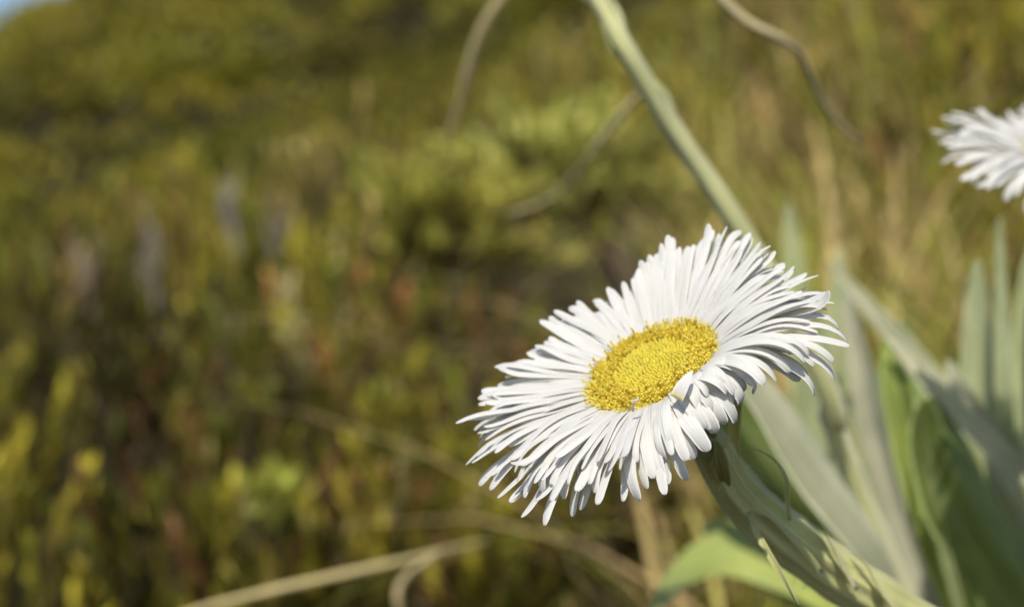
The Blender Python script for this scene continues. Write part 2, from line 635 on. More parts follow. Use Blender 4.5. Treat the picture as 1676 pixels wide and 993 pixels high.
GREEN_PAL = [(0.50, 0.52, 0.13), (0.60, 0.58, 0.20), (0.42, 0.42, 0.09), (0.30, 0.30, 0.05)]
leafy_bush('green_shrub', P(925, 290, 1.55), 0.092, 420, GREEN_PAL, 0.011, 'rounded light green shrub above the dark gap, close left of the thick pale stalk', group='small green shrubs in the heath')
leafy_bush('green_shrub', P(735, 375, 1.40), 0.080, 360, [(0.50, 0.48, 0.10), (0.56, 0.53, 0.13), (0.36, 0.34, 0.06), (0.26, 0.25, 0.04)], 0.010, 'light green shrub left of the dark gap behind the daisy', shade_seed=5, group='small green shrubs in the heath')
leafy_bush('green_shrub', P(445, 800, 0.92), 0.014, 26, [(0.40, 0.42, 0.08), (0.34, 0.36, 0.06)], 0.010, 'tiny bright yellow green sprig alone in the dark lower left heath', cat='sprig', shade_seed=8, group='small green shrubs in the heath')


# ------------------------------------------------------------------ dead grey twigs standing in the heath
def dead_twig(px, py, d, r, h, label, tint):
    tipp = P(px, py, d)
    gz = float(ground_z(tipp.x, tipp.y))
    b = Vector((tipp.x + rng.uniform(-.02, .02), tipp.y, gz))
    line = catmull([tipp, tipp * .7 + b * .3 + Vector((.006, 0, 0)), tipp * .35 + b * .65 - Vector((.005, 0, 0)), b], 16)
    root = thing('dead_twig', b, label, 'twig', 'bleached dead twigs in the heath')
    mb = MB()
    tint = tuple(c * 0.72 for c in tint)
    tube(mb, line, lambda t: r * (0.45 + 0.7 * t), 7, tint=tint, lumps=0.3)
    mb.build('stalk', M_TWIG, root)
    for k in range(9):
        a = tipp.lerp(b, 0.02 + 0.022 * k)
        s = rng.choice((-1, 1))
        e = a + Vector((s * rng.uniform(.004, .014), rng.uniform(-.01, .01), rng.uniform(.02, .045)))
        mb = MB()
        tube(mb, catmull([a, (a + e) / 2 + Vector((s * .003, 0, -.003)), e], 6), lambda t: r * 0.42 * (1.1 - t * .7), 5, tint=tint)
        mb.build('side_twig', M_TWIG, root)


dead_twig(372, 300, 1.85, 0.0042, 0, 'tallest grey dead twig standing out of the upper left heath', (0.42, 0.37, 0.32))
dead_twig(462, 360, 1.6, 0.0035, 0, 'short grey dead twig just right of the tallest grey twig', (0.42, 0.36, 0.31))
dead_twig(252, 375, 1.65, 0.0038, 0, 'grey dead twig left of the tallest grey twig', (0.38, 0.31, 0.26))
dead_twig(135, 410, 1.5, 0.0035, 0, 'brownish dead twig nearest the left edge', (0.40, 0.31, 0.22))
dead_twig(795, 850, 1.02, 0.0030, 0, 'pale bleached dead twig under the lower left petals', (0.55, 0.50, 0.38))
dead_twig(1020, 400, 1.45, 0.0050, 0, 'grey brown dead twig in the dark gap above the daisy', (0.32, 0.25, 0.19))


# ------------------------------------------------------------------ dry grass
def grass_blade(name, pts, w, label, cat='grass blade', mat=None, group=None, tint=(1, 1, 1), to_ground=None, twist=0.25):
    line = catmull([P(*p) for p in pts], 30)
    if to_ground is not None:
        e = Vector(to_ground)
        e.z = float(ground_z(e.x, e.y))
        q = catmull([line[-6], line[-1], (line[-1] + e) / 2 + Vector((0, 0, .01)), e], 30)
        line = line[:-1] + [p for p in q if (p - line[-1]).length > 0 and q.index(p) >= 10]
    mb = MB()
    sd_ = rng.random() * 9
    # hollow dry culm: rounded, a little crushed, with nodes along it
    tube(mb, line, lambda t: w * 0.5 * (0.35 + 0.65 * min(1, t * 5)) * (1 + 0.18 * math.exp(-((t * 6 + sd_) % 1.0 - 0.5) ** 2 * 300) + 0.10 * math.sin(t * 23 + sd_)), 10,
         ridges=3, ridge_amp=0.10, tint=tint, seed=sd_, lumps=0.15)
    o = mb.build(name, mat or M_STRAW)
    return tag(o, label, cat, group)


G = 'dry straw blades arching through the picture'
grass_blade('dry_grass_blade', [(1412, 236, .50), (1375, 205, .49), (1338, 155, .48), (1312, 92, .47), (1270, 60, .46), (1215, 30, .46), (1170, -25, .46), (1180, -110, .47), (1300, -170, .5), (1600, -150, .54), (1850, 80, .58), (1900, 500, .6)],
            0.0027, 'curved pale straw blade coming down from the top edge right of the pale green stalk', group=G, to_ground=(.40, .6, 0))
grass_blade('dry_grass_blade', [(728, 235, .66), (752, 170, .65), (768, 110, .64), (790, 50, .63), (825, -10, .62), (880, -90, .62), (1050, -170, .64), (1500, -180, .70), (1850, 0, .74), (1950, 400, .76)],
            0.0038, 'long straw blade hanging from the top edge left of the pale green stalk', group=G, tint=(1.4, 1.35, 1.3), to_ground=(.52, .78, 0))
grass_blade('dry_grass_blade', [(830, 350, .68), (900, 325, .66), (960, 262, .63), (1005, 205, .60), (1052, 152, .57), (1082, 165, .58), (1120, 230, .6), (1180, 325, .62), (1240, 420, .66), (1290, 500, .7)],
            0.0028, 'short straw blade passing behind the pale green stalk', group=G, tint=(1.5, 1.5, 1.45), to_ground=(.21, .74, 0))
grass_blade('dry_grass_blade', [(800, 884, .67), (720, 902, .65), (650, 919, .64), (540, 944, .63), (420, 972, .62), (300, 1006, .62), (100, 1090, .62)],
            0.0026, 'long straw blade lying along the bottom edge left of the daisy', group=G, tint=(1.0, .95, .75), to_ground=(-.26, .64, 0))
grass_blade('dry_grass_blade', [(735, 893, .63), (705, 912, .62), (668, 938, .61), (650, 970, .60), (656, 1015, .60)],
            0.0023, 'short pale hooked straw crossing the blade at the bottom edge', group=G, tint=(.9, .85, .8), to_ground=(-.06, .64, 0))


def tussock():
    """fine blurred tangle of dry arching grass, upper right"""
    r = nrng
    V, C = [], []
    nb = 1500
    for i in range(nb):
        y = 0.74 + r.random() * 1.7
        x = y * (0.09 + 0.27 * r.random())
        z = float(ground_z(x, y))
        hgt = 0.15 + 0.20 * r.random() + 0.04 * (y - .7)
        ang = r.random() * 6.283
        reach = 0.12 + 0.30 * r.random()
        dx, dy = math.cos(ang) * reach, math.sin(ang) * reach * .5
        w = 0.0013 + 0.0022 * r.random() ** 2
        m = 9
        t = np.linspace(0, 1, m)
        droop = 0.45 + 0.75 * r.random()
        px = x + dx * t ** 1.7
        py = y + dy * t ** 1.7
        pz = z + hgt * (1.5 * t - droop * t ** 3)
        pts = np.stack([px, py, pz], 1)
        sd = np.array([-dy, dx, 0]); sd = sd / np.linalg.norm(sd)
        sd = sd + np.array([.3, .1, .4]) * (r.random() - .5)
        ww = w * (1.05 - t ** 2)[:, None]
        a = pts - sd * ww; b = pts + sd * ww
        q = np.stack([a[:-1], b[:-1], b[1:], a[1:]], 1).reshape(-1, 3)
        V.append(q)
        c = [(0.74, 0.55, 0.22), (0.62, 0.54, 0.15), (0.54, 0.53, 0.09), (0.78, 0.56, 0.27), (0.46, 0.51, 0.08)][r.integers(0, 5)]
        C.append(np.tile(np.array([c]) * (0.8 + .3 * r.random()), (len(q), 1)))
    V = np.concatenate(V); C = np.concatenate(C)
    bulk('tussock_grass', V, np.arange(len(V)).reshape(-1, 4), C, M_HEATH, 'tangled dry and green tussock grass on the slope at the upper right', 'grass')


tussock()


# ------------------------------------------------------------------ the sword leaves of the daisy plants
def sword_width(w, tip=0.35, base=0.75):
    return lambda t: w * (0.03 + 0.97 * min(1.0, (t / tip)) ** 0.6) * (1 - (1 - base) * t)


def sword_leaf(root, pts, wpx, facing, fold=0.35, mat='silver', tint=(1, 1, 1), label=None, tip=0.3, end=None, wave=0.0, roll=None):
    n = 80
    line = catmull([P(p[0], p[1], p[2] * 1.15) for p in pts], n)
    if end is not None:
        b = line[-1]
        e = Vector(end)
        q = catmull([line[-12], b, (b + e) / 2 + (b - line[-12]) * 0.4, e], 75)
        line = line[:-1] + q[26:]
    n = len(line)
    k = 1.15 * K * pts[len(pts) // 2][2] / 1676
    mb = MB()
    mats = {'silver': [M_LEAF_TOP, M_LEAF_UNDER], 'green': [M_LEAF_GREEN, M_LEAF_UNDER], 'under': [M_LEAF_UNDER, M_LEAF_TOP]}[mat]
    blade(mb, line, sword_width(wpx * k, tip), facing, fold=fold, thick=0.0007, nx=18, tint=tint, mi_top=0, mi_under=1, wave=wave, roll=roll)
    o = mb.build('leaf', mats, root)
    if label: o['label'] = label
    return o


def base_at(x, y):
    return Vector((x, y, float(ground_z(x, y)) + 0.005))


# plant 1 : the large leaf behind the stem
b1 = base_at(0.19, 0.47)
plant1 = thing('daisy_leaf_clump', b1, 'nearest clump of long silvery sword leaves rising directly behind the daisy stem', 'leaf clump')
e1 = tuple(b1)
sword_leaf(plant1, [(1150, 500, .345), (1200, 570, .35), (1275, 665, .36), (1355, 780, .37), (1450, 908, .385), (1500, 1020, .40), (1640, 1200, .42)], 128, (0.1, -0.75, 0.65), fold=-0.35, mat='under', tint=(.92, .95, .88),
           label='broad pale leaf running down right, parallel to the stem', end=e1)
sword_leaf(plant1, [(1090, 520, .375), (1140, 590, .38), (1205, 690, .385), (1290, 810, .39), (1385, 930, .40), (1470, 1040, .41), (1600, 1200, .42)], 110, (-0.5, -0.8, 0.0), fold=-0.25, mat='green', end=e1,
           label='deep green leaf along the lower left side of the broad pale leaf')
sword_leaf(plant1, [(1130, 560, .44), (1190, 660, .44), (1262, 790, .44), (1345, 905, .44), (1430, 1010, .44)], 150, (-0.5, -0.75, 0.5), fold=0.12, mat='silver', end=e1)
sword_leaf(plant1, [(1062, 1010, .46), (1110, 945, .455), (1190, 905, .45), (1300, 935, .44), (1420, 1010, .44)], 120, (-0.4, -0.45, 0.8), fold=0.1, mat='silver', tint=(.9, .95, .5), end=e1,
           label='broad arching yellow green leaf at the bottom edge')
sword_leaf(plant1, [(1150, 860, .48), (1230, 900, .47), (1330, 960, .46), (1400, 1030, .45)], 130, (-0.4, -0.6, 0.6), fold=0.3, mat='silver', tint=(.85, .9, .45), end=e1)
sword_leaf(plant1, [(1385, 470, .44), (1405, 560, .44), (1432, 690, .44), (1475, 840, .44), (1530, 1000, .44)], 66, (-0.5, -0.5, 0.2), fold=0.5, mat='under', tint=(.8, .8, .8), end=e1)

# plant 2 : the tall clump on the right
b2 = base_at(0.22, 0.52)
e2 = tuple(b2)
plant2 = thing('daisy_leaf_clump', b2, 'tall clump of upright pale leaves against the right edge below the second daisy', 'leaf clump')
sword_leaf(plant2, [(1520, 650, .37), (1548, 725, .375), (1600, 830, .38), (1680, 960, .39), (1760, 1090, .40)], 190, (-0.05, -0.8, 0.4), fold=-0.7, mat='green', tint=(1.15, 1.1, 1.1), end=e2,
           label='deep green folded leaf in the lower right corner')
sword_leaf(plant2, [(1572, 735, .44), (1632, 815, .44), (1700, 905, .44), (1790, 1010, .44)], 84, (-0.1, -0.7, 0.6), fold=0.2, mat='green', tint=(1.9, 1.7, 1.6), end=e2)
sword_leaf(plant2, [(1450, 550, .39), (1472, 630, .39), (1505, 760, .395), (1545, 900, .40), (1600, 1040, .41)], 84, (-0.5, -0.7, 0.3), fold=0.5, mat='green', tint=(1.6, 1.5, 1.3), end=e2)
sword_leaf(plant2, [(1448, 548, .385), (1500, 605, .385), (1565, 670, .385), (1640, 745, .39), (1730, 850, .40), (1860, 1040, .41)], 40, (-0.6, -0.6, 0.5), fold=0.2, mat='under', tint=(1.05, 1.05, 1.0), end=e2,
           label='narrow leaf leaning left with its woolly white underside showing')
sword_leaf(plant2, [(1496, 640, .38), (1512, 740, .38), (1535, 850, .385), (1575, 1000, .39)], 26, (-0.6, -0.6, 0.4), fold=0.4, mat='silver', tint=(1.15, 1.2, 1.0), end=e2)
sword_leaf(plant2, [(1352, 425, .47), (1425, 505, .47), (1500, 590, .47), (1600, 720, .46), (1700, 850, .45), (1830, 1040, .45)], 48, (-0.6, -0.6, 0.5), fold=0.3, mat='under', tint=(.9, .92, .85), end=e2)
sword_leaf(plant2, [(1550, 588, .40), (1575, 640, .40), (1640, 745, .405), (1720, 880, .41), (1800, 1040, .42)], 50, (-0.6, -0.6, 0.5), fold=0.3, mat='under', end=e2)
sword_leaf(plant2, [(1600, 425, .43), (1604, 540, .43), (1612, 690, .43), (1640, 860, .43), (1680, 1020, .44)], 84, (-0.6, -0.7, 0.1), fold=0.35, mat='silver', tint=(1.05, 1.05, 1.1), end=e2)
sword_leaf(plant2, [(1636, 352, .41), (1640, 480, .41), (1646, 640, .41), (1660, 850, .42), (1700, 1020, .43)], 36, (-0.6, -0.7, 0.1), fold=0.3, mat='silver', tint=(1.15, 1.15, 1.2), end=e2)
sword_leaf(plant2, [(1690, 395, .42), (1688, 560, .42), (1694, 760, .42), (1715, 950, .43)], 92, (-0.1, -0.8, 0.3), fold=0.3, mat='silver', end=e2)

# plant 3 : further back
b3 = base_at(0.20, 0.60)
e3 = tuple(b3)
plant3 = thing('daisy_leaf_clump', b3, 'farther clump of very pale green leaves just right of the daisy petals', 'leaf clump')
sword_leaf(plant3, [(1376, 400, .50), (1374, 500, .50), (1368, 620, .50), (1390, 760, .50), (1440, 950, .51)], 62, (-0.5, -0.7, 0.3), fold=0.3, mat='silver', tint=(1.1, 1.1, 1.1), end=e3)
sword_leaf(plant3, [(1290, 330, .55), (1300, 430, .55), (1310, 560, .55), (1345, 760, .55), (1400, 950, .56)], 60, (-0.5, -0.7, 0.3), fold=0.3, mat='silver', tint=(1.15, 1.15, 1.1), end=e3)
sword_leaf(plant3, [(1310, 480, .50), (1335, 580, .50), (1350, 700, .50), (1400, 850, .50), (1450, 1000, .51)], 110, (-0.5, -0.7, 0.3), fold=0.3, mat='silver', end=e3)
sword_leaf(plant3, [(1480, 520, .50), (1490, 640, .50), (1500, 800, .50), (1530, 1000, .51)], 80, (0.4, -0.8, 0.3), fold=0.35, mat='green', tint=(1.1, 1.1, 1.1), end=e3)
sword_leaf(plant3, [(1440, 600, .52), (1440, 700, .52), (1450, 850, .52), (1490, 1000, .52)], 120, (0.4, -0.8, 0.3), fold=0.35, mat='green', tint=(1.0, 1.0, 1.1), end=e3)
sword_leaf(plant3, [(1565, 600, .52), (1560, 700, .52), (1570, 850, .52), (1590, 1000, .52)], 120, (0.2, -0.8, 0.3), fold=0.35, mat='green', tint=(1.0, 1.0, 1.1), end=e3)

# pale green flower stalk crossing behind the head
bs = base_at(0.235, 0.54)
stalk = thing('pale_green_stalk', bs, 'thick pale green woolly stalk slanting up behind the daisy to the top edge', 'flower stalk')
mb = MB()
sp = [(880, -170, .40), (930, -80, .40), (985, 12, .40), (1030, 90, .40), (1088, 188, .405), (1150, 282, .41), (1222, 392, .415), (1300, 520, .42), (1370, 680, .43), (1430, 860, .45)]
line = catmull([P(*p) for p in sp] + [bs], 60)
tube(mb, line, lambda t: 0.0019 + 0.0011 * t, 14, ridges=5, ridge_amp=0.06, tint=(1.3, 1.32, 1.6), seed=2.2, lumps=0.12)
mb.build('stem', M_STEM, stalk)
for (i, s, ln) in ((15, 1, .011), (19, -1, .012), (24, 1, .012), (29, -1, .012), (11, -1, .010)):
    a = line[i]
    T = (line[i - 1] - line[i + 1]).normalized()
    side = Vector((s, -0.3, 0.1))
    l2 = catmull([a + side * .001, a + T * ln * .5 + side * .0026, a + T * ln + side * .0022], 10)
    mb = MB()
    blade(mb, l2, lambda t: .0026 * (1 - t ** 2) + .0004, side + Vector((0, -.5, 0)), fold=0.4, nx=4, tint=(1.1, 1.15, 1.2))
    mb.build('bract', M_STEM, stalk)


# ------------------------------------------------------------------ the daisy
LEN_TAB = [(0, 18.6), (20, 20.0), (45, 22), (56, 20), (72, 17), (95, 18), (120, 18.5), (150, 21), (180, 23.5), (205, 23.2), (225, 19.6), (240, 17.8), (255, 16.5), (264, 15), (272, 13), (300, 12.5), (312, 16), (322, 22), (340, 22), (360, 18.6)]
E1_TAB = [(0, -8), (30, 4), (60, 8), (90, 4), (120, 0), (150, -4), (180, -12), (205, -22), (235, -38), (250, -52), (264, -75), (275, -110), (300, -115), (315, -80), (340, -36), (360, -8)]
E0_TAB = [(0, 12), (60, 14), (120, 6), (180, 6), (240, 6), (262, 8), (275, 32), (300, 34), (320, 14), (360, 12)]


PT = [i / 15 * 0.9 for i in range(16)] + [0.925, 0.95, 0.968, 0.982, 0.992, 1.0]


def petal_width(w, notch):
    def f(t):
        a = 0.66 + 0.34 * min(1, t / 0.4) ** 0.8
        if t > 0.55:
            a *= 1 - 0.30 * ((t - 0.55) / 0.45) ** 1.5
        if t > 0.92:
            q = (t - 0.92) / 0.082
            a *= math.sqrt(max(0.0, 1 - q * q)) * 0.93 + 0.07
        return w * a
    return f


def petal(mb, frame, centre, phi, r0, length, e0, e1, w, lift, side_bend, pw, tw, seed):
    X, Y, Z = frame
    n = len(PT)
    ripple = rng.uniform(-0.13, 0.13)
    tipc = math.radians(rng.gauss(-8, 26))
    pts = []
    out = X * math.cos(phi) + Y * math.sin(phi)
    tan = -X * math.sin(phi) + Y * math.cos(phi)
    p = centre + out * r0 + Z * lift
    for i, t in enumerate(PT):
        if i:
            tm = (t + PT[i - 1]) / 2
            e = e0 + (e1 - e0) * tm ** pw + ripple * math.sin(tm * 9 + seed) + tipc * max(0, (tm - 0.72) / 0.28) ** 1.3
            b = side_bend * tm
            d = (out * math.cos(b) + tan * math.sin(b)) * math.cos(e) + Z * math.sin(e)
            p = p + d * length * (t - PT[i - 1])
        pts.append(p.copy())

    def real(t):
        return PT[min(n - 1, int(round(t * (n - 1))))]

    def facing(t):
        t = real(t)
        e = e0 + (e1 - e0) * t ** pw + tipc * max(0, (t - 0.72) / 0.28) ** 1.3
        return Z * math.cos(e) - out * math.sin(e)
    ch = rng.uniform(0.1, 0.35)
    wob = rng.uniform(-0.14, 0.14)
    pwid = petal_width(w, 0)
    blade(mb, pts, lambda t: pwid(real(t)), facing, fold=lambda t: ch * (1 - real(t) * 0.8) - 0.15 * real(t), thick=0.00022, nx=6,
          roll=lambda t: tw * real(t) ** 2 + wob * math.sin(real(t) * 7 + seed), seed=seed)
    # lay the strip coordinate on 0..1 along the petal
    k = len(mb.strip) - n * 14
    for i in range(n):
        for j in range(14):
            q = mb.strip[k + i * 14 + j]
            mb.strip[k + i * 14 + j] = (q[0], PT[i], q[2])


def daisy(root, centre, normal, major, sc, tabs, seed, n_a=54, n_b=46, n_c=185, detail=True, roll_off=0.0):
    lr = random.Random(seed)
    Z = normal.normalized()
    X = (major - Z * major.dot(Z)).normalized()
    Y = Z.cross(X)
    fr = (X, Y, Z)
    len_t, e0_t, e1_t = tabs
    mm = 0.001 * sc

    def one(mb, phi_d, row):
        phi_d %= 360
        L = interp(len_t, phi_d) * (0.90 + 0.16 * lr.random()) * mm
        cr = 265 < phi_d < 318 and detail
        e0 = interp(e0_t, phi_d) + lr.uniform(-4, 4) + (0, 4, 7)[row]
        e1 = interp(e1_t, phi_d) + lr.uniform(-13, 13) + (-5, 4, 8)[row]
        if row == 2: L *= lr.uniform(0.76, 1.0)
        bun = noise.noise(Vector((math.cos(math.radians(phi_d)) * 3.2, math.sin(math.radians(phi_d)) * 3.2, seed)))
        bun2 = noise.noise(Vector((math.cos(math.radians(phi_d)) * 4, math.sin(math.radians(phi_d)) * 4, seed + 7.7)))
        e1 += 26 * bun2
        L *= 1 + 0.10 * bun2
        w = (lr.uniform(1.85, 2.5), lr.uniform(1.75, 2.4), lr.uniform(1.3, 2.1))[row] * mm
        if cr:
            w *= 1.12
        elif 170 < phi_d < 265:
            w *= 1.0
        petal(mb, fr, centre, math.radians(phi_d), (11.0, 10.7, 10.4)[row] * mm, L, math.radians(e0), math.radians(e1),
              w, (-0.9, -0.3, 0.1)[row] * mm, lr.gauss(0, 0.12) + 0.30 * bun + (lr.uniform(-.35, .35) if cr else 0), lr.uniform(1.2, 2.4),
              lr.uniform(-0.45, 0.45) * (2 if cr else 1), lr.random() * 10)

    for row, cnt in ((0, n_a), (1, n_b)):
        for i in range(cnt):
            mb = MB()
            one(mb, (i + 0.5 * row + lr.uniform(-0.38, 0.38)) * 360 / cnt, row)
            mb.build('petal', M_PETAL, root)
    mb = MB()
    for i in range(n_c):
        one(mb, (i + lr.uniform(-0.5, 0.5)) * 360 / n_c, 2)
    o = mb.build('inner_petals', M_PETAL, root)
    tag(o, 'shorter crowded ray petals close round the yellow disc', None, None, 'stuff')

    # yellow disc of florets, laid out on the sunflower spiral
    R = 10.7 * mm
    NF = 1050 if detail else 320
    mb = MB()
    nb = 40
    dome = []
    for i in range(9):
        rr = R * i / 8
        for j in range(nb):
            a = j / nb * 6.2832
            dome.append(centre + (X * math.cos(a) + Y * math.sin(a)) * rr + Z * (1.3 * mm * (1 - (i / 8) ** 2) - 0.6 * mm))
    faces = [(i * nb + j, i * nb + (j + 1) % nb, (i + 1) * nb + (j + 1) % nb, (i + 1) * nb + j) for i in range(8) for j in range(nb)]
    mb.add(dome, faces, None, (0.85, 0.68, 0.09))
    for k in range(NF):
        q = (k + 0.5) / NF
        rr = R * math.sqrt(q)
        a = k * 2.399963
        out = X * math.cos(a) + Y * math.sin(a)
        rel = rr / R
        base = centre + out * rr + Z * (1.3 * mm * (1 - rel ** 2) - 0.7 * mm)
        lean = (rel ** 2) * 0.55 + lr.uniform(-0.08, 0.08)
        jitter = Vector((lr.uniform(-1, 1), lr.uniform(-1, 1), lr.uniform(-1, 1))) * (0.05 + 0.22 * rel)
        ax = (Z + out * lean + jitter).normalized()
        s1 = ax.cross(Y if abs(ax.dot(Y)) < .8 else X).normalized()
        s2 = ax.cross(s1)
        br = 0.9 + 0.14 * lr.random()
        if rel < 0.60:                                # closed buds in the middle
            h = (0.95 + 0.5 * rel + lr.uniform(-.1, .1)) * mm
            w = 0.30 * mm
            ns = 6
            rings = [(0, .8), (.5, 1.0), (.85, .72), (1.0, .25)]
            col = (1.0 * br, 0.89 * br, 0.15)
        else:                                         # open tubes
            h = (1.15 + 1.15 * rel * lr.random()) * mm
            w = 0.23 * mm
            ns = 5
            rings = [(0, .6), (.55, .75), (.8, 1.15)]
            col = (1.0 * br, 0.88 * br, 0.17)
        V = []
        for (hh, ww) in rings:
            for j in range(ns):
                b = j / ns * 6.2832 + k
                V.append(base + ax * h * hh + (s1 * math.cos(b) + s2 * math.sin(b)) * w * ww)
        F = [(i * ns + j, i * ns + (j + 1) % ns, (i + 1) * ns + (j + 1) % ns, (i + 1) * ns + j) for i in range(len(rings) - 1) for j in range(ns)]
        if rel < 0.60:
            F.append(tuple((len(rings) - 1) * ns + j for j in range(ns)))
            mb.add(V, F, None, col)
        else:
            top = (len(rings) - 1) * ns
            for j in range(ns):                        # five spreading lobes
                b = (j + .5) / ns * 6.2832 + k
                V.append(base + ax * h * lr.uniform(.86, 1.08) + (s1 * math.cos(b) + s2 * math.sin(b)) * w * lr.uniform(2.0, 2.9))
                F.append((top + j, top + (j + 1) % ns, len(V) - 1))
            mb.add(V, F, None, col)
            if lr.random() < 0.75:                     # style and anther column
                V = []
                st = ax + Vector((lr.uniform(-1, 1), lr.uniform(-1, 1), lr.uniform(-1, 1))) * .25
                hh = h * lr.uniform(1.05, 1.5)
                for (z, ww) in ((h * .4, .12), (hh * .8, .13), (hh, .22)):
                    for j in range(4):
                        b = j / 4 * 6.2832
                        V.append(base + st * z + (s1 * math.cos(b) + s2 * math.sin(b)) * ww * mm)
                F = [(i * 4 + j, i * 4 + (j + 1) % 4, (i + 1) * 4 + (j + 1) % 4, (i + 1) * 4 + j) for i in range(2) for j in range(4)] + [(8, 9, 10, 11)]
                mb.add(V, F, None, (1.0 * br, 0.84 * br, 0.14))
    mb.build('yellow_disc', M_FLORET, root, smooth=False)

    # involucre : receptacle cup with narrow overlapping bracts
    return fr


def involucre(root, centre, frame, axis_pts, sc, seed, n1=26):
    lr = random.Random(seed)
    X, Y, Z = frame
    mm = 0.001 * sc
    stem_dir_pts = axis_pts
    # cup profile follows the first piece of the stem line
    line = catmull(stem_dir_pts, 14)
    prof = [10.6, 10.3, 9.6, 8.6, 7.5, 6.6, 5.8, 5.1, 4.5, 4.05, 3.75, 3.55, 3.4, 3.3]
    mb = MB()
    n = len(line)
    ns = 36
    V, S = [], []
    for i, p in enumerate(line):
        T = (line[max(i - 1, 0)] - line[min(i + 1, n - 1)]).normalized()
        k = min(1, i / (n * 0.6))
        T = (Z * (1 - k) + T * k).normalized()
        a1 = (X - T * X.dot(T)).normalized(); a2 = T.cross(a1)
        for j in range(ns):
            a = j / ns * 6.2832
            r = prof[i] * mm * (1 + 0.03 * math.sin(a * 9 + i * .2))
            V.append(p + (a1 * math.cos(a) + a2 * math.sin(a)) * r)
            S.append((math.sin(a) * 2 + math.cos(a), i / n, 3))
    F = [(i * ns + j, i * ns + (j + 1) % ns, (i + 1) * ns + (j + 1) % ns, (i + 1) * ns + j) for i in range(n - 1) for j in range(ns)]
    F.append(tuple(range(ns))); F.append(tuple((n - 1) * ns + j for j in range(ns))[::-1])
    mb.add(V, F, S, (1, 1, 1))
    cup = mb.build('flower_base', M_STEM, root)
    for row in range(2):
        for k in range(n1):
            a = (k + .5 * row + lr.uniform(-.2, .2)) / n1 * 6.2832
            pts = []
            lo = lr.randint(7, 10) - row
            for i in range(lo, -1, -1):
                p = line[i]
                T = (line[max(i - 1, 0)] - line[min(i + 1, n - 1)]).normalized()
                kk = min(1, i / (n * 0.6))
                T = (Z * (1 - kk) + T * kk).normalized()
                a1 = (X - T * X.dot(T)).normalized(); a2 = T.cross(a1)
                o = a1 * math.cos(a) + a2 * math.sin(a)
                pts.append(p + o * (prof[i] * mm * 1.0 + (0.35 + .25 * row) * mm))
            tipv = pts[-1] - pts[-2]
            pts.append(pts[-1] + tipv.normalized() * lr.uniform(0.6, 2.2) * mm + o * 0.4 * mm)
            mb = MB()
            w = lr.uniform(1.3, 1.9) * mm
            cc = lr.choice([(1, 1, 1), (1.2, 1.15, 1.1), (.8, .65, .5), (1.05, 1.1, .9)])
            blade(mb, catmull(pts, 14), lambda t: w * (0.75 + .5 * math.sin(min(t, 1) * 2.6)) * (1 - t ** 5) + 0.00015, o, fold=-0.2, thick=0.0004, nx=4, tint=cc)
            mb.build('bract', M_BRACT, cup)


# main flower frame: measured disc ellipse
cen = P(1069, 602, 0.280)
tilt = math.radians(29)
sfac = 0.43
cfac = math.sqrt(1 - sfac ** 2)
Zm = Vector((-math.sin(tilt) * cfac, -sfac, math.cos(tilt) * cfac))
Xm = Vector((math.cos(tilt), 0, math.sin(tilt)))
stem_pts = [(1162, 728, .2935), (1205, 800, .299), (1262, 858, .305), (1340, 920, .313), (1430, 978, .322), (1540, 1045, .335), (1700, 1160, .36), (1850, 1350, .40)]
foot = base_at(0.215, 0.43)
flower = thing('white_daisy', foot, 'large white many petalled daisy with yellow disc in sharp focus at the centre right', 'daisy', 'white alpine daisies')
frame = daisy(flower, cen, Zm, Xm, 1.0, (LEN_TAB, E0_TAB, E1_TAB), 7)
c1 = cen - Zm * 0.0012
top = [c1, c1 - Zm * 0.008 + Vector((.0006, 0, 0)), P(1162, 728, .2935)]
involucre(flower, cen, frame, top, 1.0, 4)
mb = MB()
sl_ = catmull([P(*p) for p in stem_pts] + [foot], 90)
tube(mb, sl_, lambda t: 0.0033 + 0.0013 * min(1, t * 3.5), 44, ridges=9, ridge_amp=0.07, seed=.6, lumps=0.10, tint=(1.18, 1.18, 1.12))
stem = mb.build('stem', M_STEM, flower)


def stem_bract(pts, w, tint=(1, 1, 1), facing=(-0.3, -0.8, 0.4), fold=0.4, mat=None):
    mb = MB()
    blade(mb, catmull([P(*p) for p in pts], 20), lambda t: w * (0.25 + .75 * math.sin(math.pi * min(1, .12 + t * .85)) ** .7) * (1 - .75 * t ** 3), facing, fold=fold, nx=5, thick=0.0003, tint=tint,
          roll=lambda t: 1.2 * t)
    return mb.build('bract', mat or M_BRACT, stem)


stem_bract([(1292, 850, .300), (1288, 815, .298), (1287, 785, .296), (1272, 757, .294), (1245, 738, .292), (1218, 730, .291)], 0.0011, (1.2, 1.2, 1.1), facing=(-.2, -.8, .6), mat=M_STEM)
stem_bract([(1228, 838, .297), (1238, 868, .292), (1256, 900, .289), (1280, 938, .287), (1298, 972, .287), (1308, 990, .287)], 0.0015, (1.2, 1.2, 1.2), mat=M_STEM)
stem_bract([(1400, 965, .312), (1378, 925, .308), (1362, 893, .306), (1346, 866, .305), (1336, 858, .304)], 0.0018, (1.1, 1.1, .95), facing=(.2, -.8, .5), mat=M_STEM)
stem_bract([(1478, 1010, .318), (1440, 965, .314), (1418, 925, .312), (1392, 902, .311)], 0.0021, (1.1, 1.1, .95), facing=(.2, -.8, .5), mat=M_STEM)
stem_bract([(1345, 935, .306), (1300, 885, .301), (1262, 850, .298), (1236, 840, .296)], 0.0015, (1.1, 1.1, 1.0), mat=M_STEM)
stem_bract([(1188, 792, .294), (1178, 760, .290), (1172, 735, .288), (1165, 715, .287)], 0.0030, (1.2, 1.2, 1.0))
